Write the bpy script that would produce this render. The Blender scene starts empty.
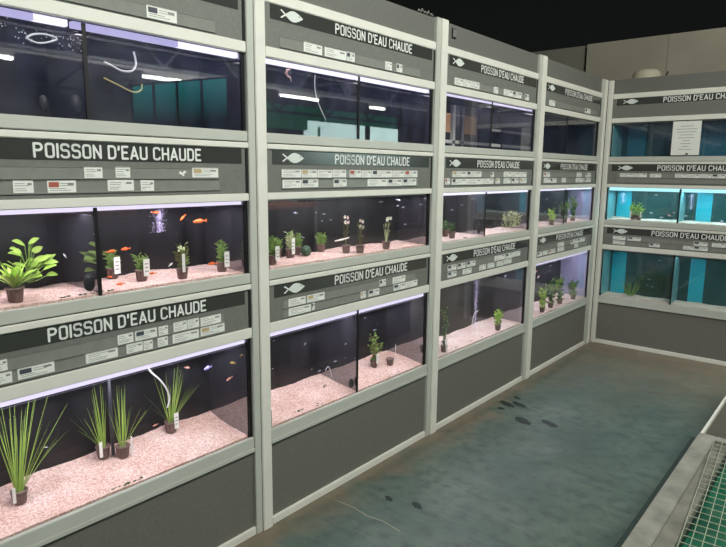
import bpy, bmesh, math, random
from mathutils import Vector, Matrix
random.seed(11)
S = bpy.context.scene
COL = S.collection
PI = math.pi
S.view_settings.view_transform = 'Standard'
S.view_settings.exposure = 0.0

# ------------------------------------------------------------------ materials
def lin(c):
    return tuple((x/255/12.92 if x/255 <= .04045 else ((x/255+.055)/1.055)**2.4) for x in c) + (1,)
MATS = {}
def mat(name, rgb, rough=.6, metal=0, emis=None, estr=0, spec=.5, noise=None, bump=0, alpha=None):
    """noise = (scale, amount, rgb2)"""
    m = bpy.data.materials.new(name); m.use_nodes = True; nt = m.node_tree
    b = nt.nodes['Principled BSDF']
    b.inputs['Base Color'].default_value = lin(rgb)
    b.inputs['Roughness'].default_value = rough; b.inputs['Metallic'].default_value = metal
    b.inputs['Specular IOR Level'].default_value = spec
    if emis: b.inputs['Emission Color'].default_value = lin(emis); b.inputs['Emission Strength'].default_value = estr
    if noise:
        tc = nt.nodes.new('ShaderNodeTexCoord'); n = nt.nodes.new('ShaderNodeTexNoise')
        n.inputs['Scale'].default_value = noise[0]; n.inputs['Detail'].default_value = 5
        nt.links.new(tc.outputs['Object'], n.inputs['Vector'])
        r = nt.nodes.new('ShaderNodeValToRGB'); r.color_ramp.elements[0].position = .5-noise[1]; r.color_ramp.elements[1].position = .5+noise[1]
        r.color_ramp.elements[0].color = lin(noise[2]); r.color_ramp.elements[1].color = lin(rgb)
        nt.links.new(n.outputs['Fac'], r.inputs['Fac']); nt.links.new(r.outputs['Color'], b.inputs['Base Color'])
        if bump:
            bp = nt.nodes.new('ShaderNodeBump'); bp.inputs['Strength'].default_value = bump; bp.inputs['Distance'].default_value = .01
            nt.links.new(n.outputs['Fac'], bp.inputs['Height']); nt.links.new(bp.outputs['Normal'], b.inputs['Normal'])
    MATS[name] = m
    return m
M_ALU = mat('alu_light', (232,231,221), .45, .0, noise=(9,.35,(218,218,208)))
M_ALU2 = mat('alu_grey', (196,199,190), .4, .0, noise=(6,.35,(182,185,176)))
M_DARKGAP = mat('dark_gap', (20,20,20), .8)
M_HEADER = mat('header_grey', (120,122,116), .5, noise=(60,.3,(108,110,104)))
M_STRIP = mat('black_vinyl', (60,62,59), .15)
M_WHITE = mat('white_letter', (226,229,225), .5)
M_FISHG = mat('emblem_grey', (218,224,219), .5)
M_TRAIL = mat('ticket_rail', (138,140,134), .3, noise=(30,.3,(126,128,122)))
M_PANEL = mat('lower_panel', (118,117,110), .55, noise=(140,.25,(100,99,93)))
M_FASCIA = mat('fascia', (112,113,107), .6, noise=(120,.25,(98,99,94)))
M_CARC = mat('carcass', (28,28,30), .8)
M_BLACKBACK = mat('black_back', (11,11,14), .4, noise=(12,.3,(5,5,7)))
M_SEAL = mat('black_seal', (12,12,14), .5)
M_CARD = mat('card', (232,235,228), .6)
M_PRINT = mat('card_print', (140,142,140), .6)
M_PICD = mat('card_pic_dark', (70,75,85), .6)
M_PICR = mat('card_pic_red', (170,90,75), .6)
M_PICT = mat('card_pic_tan', (190,170,130), .6)
M_POT = mat('plant_pot', (128,102,96), .6, noise=(80,.3,(100,80,76)))
M_PTAG = mat('plant_tag', (232,232,226), .5)
M_WOOL = mat('pot_wool', (120,100,80), .9)
M_LVAL = mat('leaf_val', (172,196,92), .45, noise=(25,.4,(120,158,66)))
M_LLIME = mat('leaf_lime', (190,218,100), .45, noise=(20,.4,(150,195,75)))
M_LGRN = mat('leaf_green', (138,170,84), .45, noise=(25,.4,(92,128,60)))
M_LDARK = mat('leaf_dark', (60,95,60), .5, noise=(25,.4,(35,65,45)))
M_LPALE = mat('leaf_pale', (190,200,150), .5)
M_LOLIVE = mat('leaf_olive', (120,120,60), .5, noise=(25,.4,(90,80,50)))
M_PETAL = mat('petal', (240,236,225), .5)
M_PETALP = mat('petal_pink', (225,180,190), .5)
FM = {'o': mat('fish_orange', (245,120,40), .35, noise=(60,.2,(225,90,25))), 'w': mat('fish_white', (225,222,225), .35),
      'p': mat('fish_pink', (235,165,140), .35), 'b': mat('fish_lilac', (165,160,230), .35), 'y': mat('fish_yellow', (240,200,110), .35),
      's': mat('fish_silver', (150,156,168), .35), 'k': mat('fish_dark', (60,50,50), .4), 'r': mat('fish_redwhite', (235,170,150), .4)}
M_TUBE = mat('white_tube', (215,215,220), .4)
M_TUBEY = mat('yellow_tube', (190,175,110), .4)
M_DISC = mat('black_rubber', (22,24,28), .5)
M_PIPE = mat('grey_pipe', (52,55,62), .4)

def gravel_mat(name, a, b, c):
    m = bpy.data.materials.new(name); m.use_nodes = True; nt = m.node_tree; bs = nt.nodes['Principled BSDF']
    bs.inputs['Roughness'].default_value = .9; bs.inputs['Specular IOR Level'].default_value = .1
    tc = nt.nodes.new('ShaderNodeTexCoord')
    v = nt.nodes.new('ShaderNodeTexVoronoi'); v.inputs['Scale'].default_value = 170
    n = nt.nodes.new('ShaderNodeTexNoise'); n.inputs['Scale'].default_value = 9; n.inputs['Detail'].default_value = 6
    nt.links.new(tc.outputs['Object'], v.inputs['Vector']); nt.links.new(tc.outputs['Object'], n.inputs['Vector'])
    r = nt.nodes.new('ShaderNodeValToRGB'); e = r.color_ramp.elements
    e[0].position = 0; e[0].color = lin(a); e[1].position = 1; e[1].color = lin(c)
    x = e.new(.45); x.color = lin(b)
    sep = nt.nodes.new('ShaderNodeSeparateColor'); nt.links.new(v.outputs['Color'], sep.inputs['Color'])
    nt.links.new(sep.outputs['Red'], r.inputs['Fac'])
    mx = nt.nodes.new('ShaderNodeMix'); mx.data_type = 'RGBA'; mx.blend_type = 'MULTIPLY'; mx.inputs['Factor'].default_value = .55
    r2 = nt.nodes.new('ShaderNodeValToRGB'); r2.color_ramp.elements[0].position = .35; r2.color_ramp.elements[1].position = .65
    r2.color_ramp.elements[0].color = lin((225,203,192)); r2.color_ramp.elements[1].color = (1,1,1,1)
    nt.links.new(n.outputs['Fac'], r2.inputs['Fac'])
    nt.links.new(r.outputs['Color'], mx.inputs['A']); nt.links.new(r2.outputs['Color'], mx.inputs['B'])
    nt.links.new(mx.outputs['Result'], bs.inputs['Base Color'])
    bp = nt.nodes.new('ShaderNodeBump'); bp.inputs['Strength'].default_value = .6; bp.inputs['Distance'].default_value = .004
    nt.links.new(v.outputs['Distance'], bp.inputs['Height']); nt.links.new(bp.outputs['Normal'], bs.inputs['Normal'])
    return m
M_GRAV = gravel_mat('gravel_pink', (200,166,152), (222,192,182), (240,218,210))
M_GRAVP = gravel_mat('gravel_pale_pink', (206,186,178), (226,208,201), (240,228,222))
M_GRAVW = gravel_mat('gravel_pale', (205,195,180), (225,215,200), (240,235,225))

def glass_mat(name, dirt=.03, tint=(1,1,1), boost=1.0, ior=1.5, dirtcol=(225,225,235)):
    m = bpy.data.materials.new(name); m.use_nodes = True; nt = m.node_tree; nt.nodes.clear()
    out = nt.nodes.new('ShaderNodeOutputMaterial')
    tr = nt.nodes.new('ShaderNodeBsdfTransparent'); tr.inputs['Color'].default_value = (*tint, 1)
    gl = nt.nodes.new('ShaderNodeBsdfGlossy'); gl.inputs['Roughness'].default_value = .015
    fr = nt.nodes.new('ShaderNodeFresnel'); 
    gm = nt.nodes.new('ShaderNodeNewGeometry'); mr = nt.nodes.new('ShaderNodeMapRange')   # same reflectance from either face of the thin pane
    mr.inputs['To Min'].default_value = ior; mr.inputs['To Max'].default_value = 1/ior
    nt.links.new(gm.outputs['Backfacing'], mr.inputs['Value']); nt.links.new(mr.outputs[0], fr.inputs['IOR'])
    mul = nt.nodes.new('ShaderNodeMath'); mul.operation = 'MULTIPLY'; mul.inputs[1].default_value = boost; mul.use_clamp = True
    nt.links.new(fr.outputs['Fac'], mul.inputs[0])
    mix = nt.nodes.new('ShaderNodeMixShader'); nt.links.new(mul.outputs[0], mix.inputs['Fac'])
    nt.links.new(tr.outputs[0], mix.inputs[1]); nt.links.new(gl.outputs[0], mix.inputs[2])
    # dust and water marks: thin scattering film that catches the tank light
    tl = nt.nodes.new('ShaderNodeBsdfTranslucent'); tl.inputs['Color'].default_value = lin(dirtcol)
    df = nt.nodes.new('ShaderNodeBsdfDiffuse'); df.inputs['Color'].default_value = lin(dirtcol)
    md = nt.nodes.new('ShaderNodeMixShader'); md.inputs['Fac'].default_value = .35
    nt.links.new(tl.outputs[0], md.inputs[1]); nt.links.new(df.outputs[0], md.inputs[2])
    tc = nt.nodes.new('ShaderNodeTexCoord'); mp = nt.nodes.new('ShaderNodeMapping'); mp.inputs['Scale'].default_value = (14, 14, 3)
    n = nt.nodes.new('ShaderNodeTexNoise'); n.inputs['Scale'].default_value = 1.5; n.inputs['Detail'].default_value = 6
    nt.links.new(tc.outputs['Object'], mp.inputs['Vector']); nt.links.new(mp.outputs[0], n.inputs['Vector'])
    rg = nt.nodes.new('ShaderNodeMapRange'); rg.inputs['From Min'].default_value = .3; rg.inputs['From Max'].default_value = .75
    rg.inputs['To Min'].default_value = dirt*.35; rg.inputs['To Max'].default_value = dirt*1.8
    nt.links.new(n.outputs['Fac'], rg.inputs['Value'])
    m2 = nt.nodes.new('ShaderNodeMixShader'); nt.links.new(rg.outputs[0], m2.inputs['Fac'])
    nt.links.new(mix.outputs[0], m2.inputs[1]); nt.links.new(md.outputs[0], m2.inputs[2])
    nt.links.new(m2.outputs[0], out.inputs['Surface'])
    return m
M_GLASS = glass_mat('aquarium_glass', .009)
M_GLASSD = glass_mat('aquarium_glass_dusty_haze', .030, dirtcol=(165,178,235))  # dust film tinted blue, puts the bluish glow of the top tanks into its colour
M_WATER = glass_mat('water_surface', .02, (.93,.97,1), 1.0, 1.33)
def mirrorish(name, base, fac, tint=(.8,.8,.85)):
    m = bpy.data.materials.new(name); m.use_nodes = True; nt = m.node_tree
    b = nt.nodes['Principled BSDF']; b.inputs['Base Color'].default_value = lin(base); b.inputs['Roughness'].default_value = .6
    g = nt.nodes.new('ShaderNodeBsdfGlossy'); g.inputs['Roughness'].default_value = .03; g.inputs['Color'].default_value = (*tint, 1)
    mx = nt.nodes.new('ShaderNodeMixShader'); mx.inputs['Fac'].default_value = fac
    nt.links.new(b.outputs[0], mx.inputs[1]); nt.links.new(g.outputs[0], mx.inputs[2])
    nt.links.new(mx.outputs[0], nt.nodes['Material Output'].inputs['Surface'])
    return m
M_SIDE = mirrorish('side_glass_wet', (40,40,48), .34)
M_SIDEL = mirrorish('side_glass_lilac', (150,150,185), .12)
M_SIDET = mirrorish('side_glass_teal', (110,170,175), .2)
M_TEALB = mat('teal_bright', (20,165,185), .4)
M_TEALD = mat('teal_dark', (22,80,84), .35, noise=(6,.4,(24,62,58)))
def emis(name, rgb, s):
    m = bpy.data.materials.new(name); m.use_nodes = True; nt = m.node_tree; nt.nodes.clear()
    o = nt.nodes.new('ShaderNodeOutputMaterial'); e = nt.nodes.new('ShaderNodeEmission')
    e.inputs['Color'].default_value = lin(rgb); e.inputs['Strength'].default_value = s
    nt.links.new(e.outputs[0], o.inputs['Surface']); return m
M_LED = emis('led_lavender', (230,222,255), 1.2)
M_LEDD = emis('led_lavender_dim', (205,200,252), .85)
M_LEDW = emis('led_white', (235,232,255), 1.5)
M_LEDC = emis('led_cyan', (165,232,252), 1.5)
M_LEDOFF = mat('led_off', (150,160,165), .4)
M_BUB = mat('bubbles', (200,190,225), .3, emis=(200,190,230), estr=.4)  # own glow stands in for tank light caught by the bubbles

# ------------------------------------------------------------------ mesh helpers
class MB:
    def __init__(s): s.bm = bmesh.new(); s.mats = []
    def mi(s, m):
        if m not in s.mats: s.mats.append(m)
        return s.mats.index(m)
    def box(s, x0, x1, y0, y1, z0, z1, m, bev=0):
        r = bmesh.ops.create_cube(s.bm, size=1)
        for v in r['verts']:
            v.co = Vector(((x0+x1)/2+v.co.x*(x1-x0), (y0+y1)/2+v.co.y*(y1-y0), (z0+z1)/2+v.co.z*(z1-z0)))
        fs = set(f for v in r['verts'] for f in v.link_faces)
        k = s.mi(m)
        for f in fs: f.material_index = k
        if bev:
            es = list(set(e for v in r['verts'] for e in v.link_edges))
            rr = bmesh.ops.bevel(s.bm, geom=es, offset=bev, segments=2, affect='EDGES')
            for f in rr['faces']: f.material_index = k
        return s
    def quad(s, pts, m, smooth=False):
        f = s.bm.faces.new([s.bm.verts.new(p) for p in pts]); f.material_index = s.mi(m); f.smooth = smooth; return f
    def tube(s, pts, radii, m, seg=8, cap=True, flat=None):
        pts = [Vector(p) for p in pts]; rings = []; k = s.mi(m)
        if not hasattr(radii, '__len__'): radii = [radii]*len(pts)
        for i, p in enumerate(pts):
            d = (pts[min(i+1, len(pts)-1)]-pts[max(i-1, 0)]).normalized()
            a = d.orthogonal().normalized() if abs(d.z) < .95 else (Vector((1,0,0))-d*d.x).normalized()
            if abs(d.z) < .95: a = d.cross(Vector((0,0,1))).normalized()
            b = d.cross(a)
            fl = flat if flat else 1
            rings.append([s.bm.verts.new(p+(a*math.cos(t)*fl+b*math.sin(t))*radii[i]) for t in [2*PI*j/seg for j in range(seg)]])
        for i in range(len(rings)-1):
            for j in range(seg):
                f = s.bm.faces.new([rings[i][j], rings[i][(j+1)%seg], rings[i+1][(j+1)%seg], rings[i+1][j]]); f.smooth = True; f.material_index = k
        if cap:
            for r in (rings[0][::-1], rings[-1]):
                f = s.bm.faces.new(r); f.material_index = k
        return s
    def lathe(s, prof, m, c=(0,0,0), seg=16, rot=0):
        k = s.mi(m); rings = []
        for r, z in prof:
            rings.append([s.bm.verts.new((c[0]+r*math.cos(2*PI*j/seg), c[1]+r*math.sin(2*PI*j/seg), c[2]+z)) for j in range(seg)])
        for i in range(len(rings)-1):
            for j in range(seg):
                f = s.bm.faces.new([rings[i][j], rings[i][(j+1)%seg], rings[i+1][(j+1)%seg], rings[i+1][j]]); f.smooth = True; f.material_index = k
        return s
    def leaf(s, base, dirv, L, w, droop, m, n=6, pw=1.0, side=None, tipw=0.0):
        """a ribbon blade: starts at base, heads along dirv, bends down by droop"""
        p = Vector(base); d = Vector(dirv).normalized(); k = s.mi(m)
        sd = side or d.cross(Vector((0,0,1)))
        if sd.length < 1e-3: sd = Vector((1,0,0))
        sd = sd.normalized(); prev = None
        for i in range(n+1):
            t = i/n
            ww = w*(math.sin(PI*min(1,(t*.92+.08)))**pw) if pw > .5 else w*(1-t)**.6*(1 if t > 0 else .8)
            ww = max(ww, .0004)
            a = s.bm.verts.new(p-sd*ww/2); b = s.bm.verts.new(p+sd*ww/2)
            if prev:
                f = s.bm.faces.new([prev[0], prev[1], b, a]); f.material_index = k; f.smooth = True
            prev = (a, b)
            p = p+d*(L/n); d = (d+Vector((0,0,-droop/n))).normalized()
    def ball(s, c, r, m, seg=8, sc=(1,1,1)):
        k = s.mi(m); rr = bmesh.ops.create_icosphere(s.bm, subdivisions=1, radius=r)
        for v in rr['verts']: v.co = Vector((v.co.x*sc[0]+c[0], v.co.y*sc[1]+c[1], v.co.z*sc[2]+c[2]))
        for f in set(f for v in rr['verts'] for f in v.link_faces): f.material_index = k; f.smooth = True
    def mesh(s, name):
        me = bpy.data.meshes.new(name); s.bm.to_mesh(me); s.bm.free()
        for m in s.mats: me.materials.append(m)
        return me
    def build(s, name, parent=None, loc=(0,0,0)):
        o = bpy.data.objects.new(name, s.mesh(name)); COL.objects.link(o); o.location = loc
        if parent: o.parent = parent
        return o
def link(name, me, parent=None, loc=(0,0,0)):
    o = bpy.data.objects.new(name, me); COL.objects.link(o); o.location = loc
    if parent: o.parent = parent
    return o
def empty(name, loc=(0,0,0), rz=0):
    o = bpy.data.objects.new(name, None); COL.objects.link(o); o.location = loc; o.rotation_euler = (0,0,rz); o.empty_display_size = .05
    return o
def tag(o, label=None, cat=None, group=None, kind=None):
    if label: o['label'] = label
    if cat: o['category'] = cat
    if group: o['group'] = group
    if kind: o['kind'] = kind
    return o

# ------------------------------------------------------------------ camera
cam_d = bpy.data.cameras.new('camera'); cam = bpy.data.objects.new('camera', cam_d); COL.objects.link(cam); S.camera = cam
f_, yaw, pitch, roll, CX, H = 605.7, -.694, -.167, .0097, 1.934, 1.6
fw = Vector((math.sin(yaw)*math.cos(pitch), math.cos(yaw)*math.cos(pitch), math.sin(pitch)))
rt = Vector((math.cos(yaw), -math.sin(yaw), 0)); up = rt.cross(fw)
r2 = rt*math.cos(roll)+up*math.sin(roll); u2 = -rt*math.sin(roll)+up*math.cos(roll)
mw = Matrix((r2, u2, -fw)).transposed().to_4x4(); mw.translation = Vector((CX, 0, H)); cam.matrix_world = mw
cam_d.sensor_width = 36; cam_d.lens = f_/726*36; cam_d.clip_start = .02; cam_d.clip_end = 200

# ------------------------------------------------------------------ bays
# bay: origin, rotation, width, gap to the next bay
BAY = {'A': ((0,.364,0), PI/2, 1.236, .098), 'B': ((0,1.698,0), PI/2, 1.236, .115), 'C': ((0,3.049,0), PI/2, 1.227, .124),
       'D': ((0,4.400,0), PI/2, 1.211, .156), 'K': ((.046,5.767,0), 0, 1.236, .08)}
BN = {'A': 'nearest bay', 'B': 'second bay', 'C': 'third bay', 'D': 'fourth bay', 'K': 'end bay'}
RN = {'1': 'top', '2': 'middle', '3': 'bottom'}
def W(bay, u, v, z):
    o, r, w, g = BAY[bay]
    return Matrix.Rotation(r, 4, 'Z') @ Vector((u, v, z)) + Vector(o)
TZ = {'1': (1.753, 2.052), '2': (1.180, 1.478), '3': (.460, .905)}      # glass openings
HZ = {'1': (2.093, 2.262), '2': (1.508, 1.687), '3': (.949, 1.113)}     # sign panels
STR = {'1': (2.203, 2.262), '2': (1.625, 1.683), '3': (1.054, 1.110)}
TRL = {'1': [(2.100, 2.144)], '2': [(1.567, 1.606), (1.523, 1.563)], '3': [(.998, 1.037), (.957, .995)]}
DEPTH = {k+r: .27 for k in 'ABCDK' for r in '123'}
for k in ('C3','D3'): DEPTH[k] = .25
for k in ('B2','C2','D2','K2','K3'): DEPTH[k] = .22

# lettering mesh shared by every sign: condensed rounded capitals drawn as strokes
def lettering_mesh():
    wL = .50; r = .17
    def arc(cx, cy, rx, ry, a0, a1, n=6): return [(cx+rx*math.cos(math.radians(a0+(a1-a0)*i/n)), cy+ry*math.sin(math.radians(a0+(a1-a0)*i/n))) for i in range(n+1)]
    O = arc(wL-r,1-r,r,r,0,90)+arc(r,1-r,r,r,90,180)+arc(r,r,r,r,180,270)+arc(wL-r,r,r,r,270,360)+[(wL,1-r)]
    G = {'P': ([[(0,0),(0,1)]+[(wL-.2,1)]+arc(wL-.2,.75,.2,.25,90,-90)+[(0,.5)]], wL),
         'O': ([O], wL), 'I': ([[(0,0),(0,1)]], 0),
         'S': ([arc(wL-r,1-r,r,r,10,90)+arc(r,1-r,r,r,90,180)+arc(r,.72,r,.19,180,262)+arc(wL-r,.33,r,.20,82,0)+arc(wL-r,r,r,r,0,-90)+arc(r,r,r,r,270,190)], wL),
         'N': ([[(0,0),(0,1),(wL,0),(wL,1)]], wL),
         'D': ([[(0,0),(0,1),(wL-.22,1)]+arc(wL-.22,.74,.22,.26,90,0)+arc(wL-.22,.26,.22,.26,0,-90)+[(0,0)]], wL),
         "'": ([[(0,.74),(.02,1)]], .02), 'E': ([[(wL*.86,0),(0,0),(0,1),(wL*.86,1)], [(0,.51),(wL*.72,.51)]], wL*.86),
         'A': ([[(0,0),(.27,1),(.54,0)], [(.09,.27),(.45,.27)]], .54),
         'U': ([[(0,1),(0,r)]+arc(r,r,r,r,180,270)+arc(wL-r,r,r,r,270,360)+[(wL,1)]], wL),
         'C': ([arc(wL-r,1-r,r,r,5,90)+arc(r,1-r,r,r,90,180)+arc(r,r,r,r,180,270)+arc(wL-r,r,r,r,270,355)], wL),
         'H': ([[(0,0),(0,1)], [(wL,0),(wL,1)], [(0,.5),(wL,.5)]], wL)}
    th = .080; x = 0; kk = [0]; words = [[]]
    for ch in "POISSON D'EAU CHAUDE":
        if ch == ' ': x += .36; words.append([]); continue
        st, w_ = G[ch]
        for p in st: words[-1].append([(x+a, c) for a, c in p])
        x += w_+.27
    x -= .27
    sx = (.594-.006)/x; thm = th*.046; out = []
    def tr(p): return Vector((.003+p[0]*sx, (p[1]-.5)*(.046-2*thm)))
    for strokes in words:
        mb = MB()
        for st in strokes:
            P = [tr(p) for p in st]
            for p0, p1 in zip(P[:-1], P[1:]):
                d = p1-p0
                if d.length < 1e-6: continue
                n = Vector((-d.y, d.x)).normalized()*thm
                kk[0] += 1; yy = -.00004*(kk[0] % 14); mb.quad([(q.x, yy, q.y) for q in (p0+n, p0-n, p1-n, p1+n)], M_WHITE)
            for p in P:
                kk[0] += 1; yy = -.00004*(kk[0] % 14)
                mb.quad([(p.x+thm*math.cos(2*PI*j/8+.39), yy, p.y+thm*math.sin(2*PI*j/8+.39)) for j in range(8)], M_WHITE)
        out.append(mb.mesh('lettering'))
    return out
LET = lettering_mesh()
def emblem_mesh():
    b = MB(); n = 14
    def outline(hw, hh, cx):
        return [(cx-hw+2*hw*i/n, math.sin(PI*(i/n)**.85)*hh) for i in range(n+1)]
    def lens(hw, hh, cx, y, m):
        top = outline(hw, hh, cx); pts = [(x, y, z) for x, z in top]+[(x, y, -z) for x, z in top[-2:0:-1]]
        b.quad(pts, m)
    lens(.050, .0215, .084, 0, M_WHITE); lens(.046, .0185, .084, -.0006, M_FISHG)
    for sgn in (1, -1):   # crossed tail strokes
        b.quad([(.004,-.0003,sgn*.014), (.011,-.0003,sgn*.0170), (.044,-.0003,-sgn*.003), (.038,-.0003,-sgn*.007)], M_WHITE)
    b.quad([(.11+.003*math.cos(t), -.001, .005+.003*math.sin(t)) for t in [2*PI*i/8 for i in range(8)]], M_STRIP)
    return b.mesh('fish_emblem')
EMB = emblem_mesh()

def rail(b, W_, z0, z1, m, prot=0.0, v1=.018):
    b.box(0, W_, -prot, v1, z0, z1, m, .0025)

for k, (o, rz, w, g) in BAY.items():
    root = empty('aquarium_rack', o, rz)
    tag(root, {'A': 'grey aluminium aquarium rack nearest at the left, with the widest looking tanks',
               'B': 'grey aluminium aquarium rack second from the left, between the two nearest uprights',
               'C': 'grey aluminium aquarium rack third from the left along the wall',
               'D': 'grey aluminium aquarium rack fourth from the left, ending at the corner',
               'K': 'grey aluminium aquarium rack with turquoise backed tanks across the end of the aisle'}[k], 'aquarium rack')
    root['group'] = 'aquarium racks lining the aisle'
    # carcass
    b = MB()
    b.box(0, w, .40, .415, 0, 2.43, M_CARC); b.box(0, .006, .02, .40, .02, 2.43, M_CARC); b.box(w-.006, w, .02, .40, .02, 2.43, M_CARC)
    b.box(.006, w-.006, .045, .40, 2.40, 2.43, M_CARC)
    for z0, z1 in ((.40,.447), (.91,1.167), (1.485,1.740), (2.06,2.10)): b.box(.006, w-.006, .05, .40, z0, z1, M_CARC)
    b.build('carcass', root)
    for z0, z1, m in ((0,.037,M_ALU), (.396,.460,M_ALU2), (.905,.949,M_ALU), (1.478,1.508,M_ALU), (2.052,2.093,M_ALU), (2.262,2.304,M_ALU)):
        b = MB(); rail(b, w, z0, z1, m)
        if z0 == .396: b.box(0, w, -.004, 0, .396, .412, M_ALU2, .001)
        b.build('rail', root)
    for z0, z1 in ((1.113, 1.180), (1.687, 1.753)):
        b = MB(); rail(b, w, z0, z0+.022, M_ALU, .003); b.box(0, w, .008, .018, z0+.022, z0+.0255, M_DARKGAP)
        rail(b, w, z0+.0255, z1, M_ALU2, -.001)
        b.build('rail', root)
    MB().box(.002, w-.002, .012, .03, .037, .396, M_PANEL).build('lower_panel', root)
    MB().box(.006, w-.008, .010, .03, 2.304, 2.430, M_FASCIA).build('fascia_panel', root)
    if k == 'C':
        MB().box(.055, .10, .004, .0099, 2.355, 2.41, M_DARKGAP, .002).box(.060, .095, .001, .004, 2.362, 2.404, M_HEADER).build('socket_plate', root)
    # uprights to the right of this bay
    if k != 'D':
        b = MB(); h = g*.36
        b.box(w, w+h, -.004, .04, 0, 2.436, M_ALU2, .002); b.build('upright', root)
        b = MB(); b.box(w+h+.002, w+g-.006, -.010, .04, 0, 2.436, M_ALU, .003); b.box(w+h, w+h+.002, 0, .04, 0, 2.43, M_DARKGAP); b.build('upright', root)
    else:
        b = MB(); b.box(w, w+.055, -.004, .04, 0, 2.425, M_ALU2, .002); b.build('upright', root)
        b = MB(); b.box(w+.058, w+.11, -.010, .04, 0, 2.425, M_ALU, .003); b.build('upright', root)
    if k == 'K':
        b = MB(); b.box(-.045, -.004, -.010, .04, 0, 2.425, M_ALU, .003); b.box(-.046, 0, .0, .04, 0, 2.41, M_ALU2); b.build('upright', root)
    # black reveal beside panels
    # signs
    for r in '123':
        z0, z1 = HZ[r]
        p = MB().box(.004, w-.014, .005, .018, z0+.0005, z1-.0005, M_HEADER).build('sign_panel', root)
        MB().box(w-.013, w-.001, .003, .018, z0+.0005, z1-.0005, M_DARKGAP).build('side_gap', root)
        a, c = STR[r]
        MB().box(.032, min(1.205, w-.022), .0042, .0049, a, c, M_STRIP).build('sign_strip', p)
        e = link('fish_emblem', EMB, p, ({'C': .064, 'D': .053}.get(k, .083), .0034, (a+c)/2))
        for lw_ in LET: link('lettering', lw_, p, ({'C': .401, 'D': .388}.get(k, .42), .0038, (a+c)/2))
        if not (k == 'K' and r == '1'):
            for (t0, t1) in TRL[r]:
                b = MB(); x1 = min(1.095, w-.1)
                b.box(.083, x1, .0036, .0049, t0, t1, M_TRAIL); b.box(.083, x1, .000, .0049, t0, t0+.003, M_TRAIL); b.box(.083, x1, .002, .0049, t1-.002, t1, M_TRAIL)
                b.build('ticket_rail', p)

TANKMUL = 1.0
TAGS={
 'A1':([(0.816, 0.935)],[]),
 'A2':([(0.569, 0.632), (0.674, 0.729), (0.972, 1.091)],[(0.355, 0.415), (0.452, 0.543), (0.644, 0.74), (0.762, 0.816)]),
 'A3':([(0.255, 0.3), (0.647, 0.708), (0.712, 0.8), (0.804, 0.845), (0.866, 0.927), (0.927, 0.98), (0.985, 1.084)],[(0.251, 0.31), (0.323, 0.435), (0.533, 0.648), (0.677, 0.742), (0.742, 0.781), (0.798, 0.843), (0.86, 0.978), (0.983, 1.1)]),
 'B1':([(0.218, 0.335), (0.348, 0.495), (0.495, 0.556), (0.786, 0.844), (0.881, 0.933)],[]),
 'B2':([(0.082, 0.2), (0.2, 0.301), (0.301, 0.401), (0.401, 0.499), (0.521, 0.611), (0.611, 0.689), (0.689, 0.863), (0.863, 0.97), (0.97, 1.091)],[(0.087, 0.2), (0.2, 0.308), (0.408, 0.503), (0.658, 0.821), (0.821, 0.953), (0.953, 1.083)]),
 'B3':([(0.114, 0.224), (0.23, 0.349), (0.766, 0.822), (0.88, 0.999)],[(0.114, 0.257), (0.261, 0.283), (0.612, 0.656), (0.676, 0.767), (0.89, 1.001), (1.001, 1.118)]),
 'C1':([(0.092, 0.194), (0.194, 0.276), (0.276, 0.386), (0.567, 0.631), (0.705, 0.835), (0.835, 0.972), (1.029, 1.09)],[]),
 'C2':([(0.105, 0.269), (0.269, 0.457), (0.577, 0.626), (0.76, 0.88), (0.88, 1.005), (1.005, 1.119)],[(0.024, 0.081), (0.097, 0.272), (0.272, 0.46), (0.46, 0.622), (0.65, 0.714), (0.764, 0.869), (0.884, 0.993), (1.009, 1.124)]),
 'C3':([(0.084, 0.189), (0.201, 0.298), (0.311, 0.426), (0.686, 0.84), (0.849, 0.958), (0.958, 1.081)],[(0.087, 0.192), (0.265, 0.378), (0.478, 0.569), (0.591, 0.691), (0.72, 0.824), (0.831, 0.947)]),
 'D1':([(0.089, 0.199), (0.828, 0.956)],[]),
 'D2':([(0.064, 0.184), (0.737, 0.852), (0.947, 1.07)],[(0.07, 0.192), (0.192, 0.319), (0.42, 0.514), (0.722, 0.907), (0.931, 1.078)]),
 'D3':([(0.422, 0.56), (0.703, 0.864), (0.864, 1.033)],[(0.032, 0.123), (0.132, 0.228), (0.248, 0.378), (0.429, 0.567), (0.795, 0.884)]),
 'K2':([(0.111, 0.232), (0.232, 0.341), (0.366, 0.46), (0.567, 0.661), (0.661, 0.759), (0.759, 0.848), (0.848, 0.95)],[]),
 'K3':([(0.092, 0.205), (0.222, 0.337), (0.762, 0.871), (0.901, 1.004)],[(0.095, 0.202), (0.408, 0.499), (0.684, 0.766), (0.766, 0.875)]),
}
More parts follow.
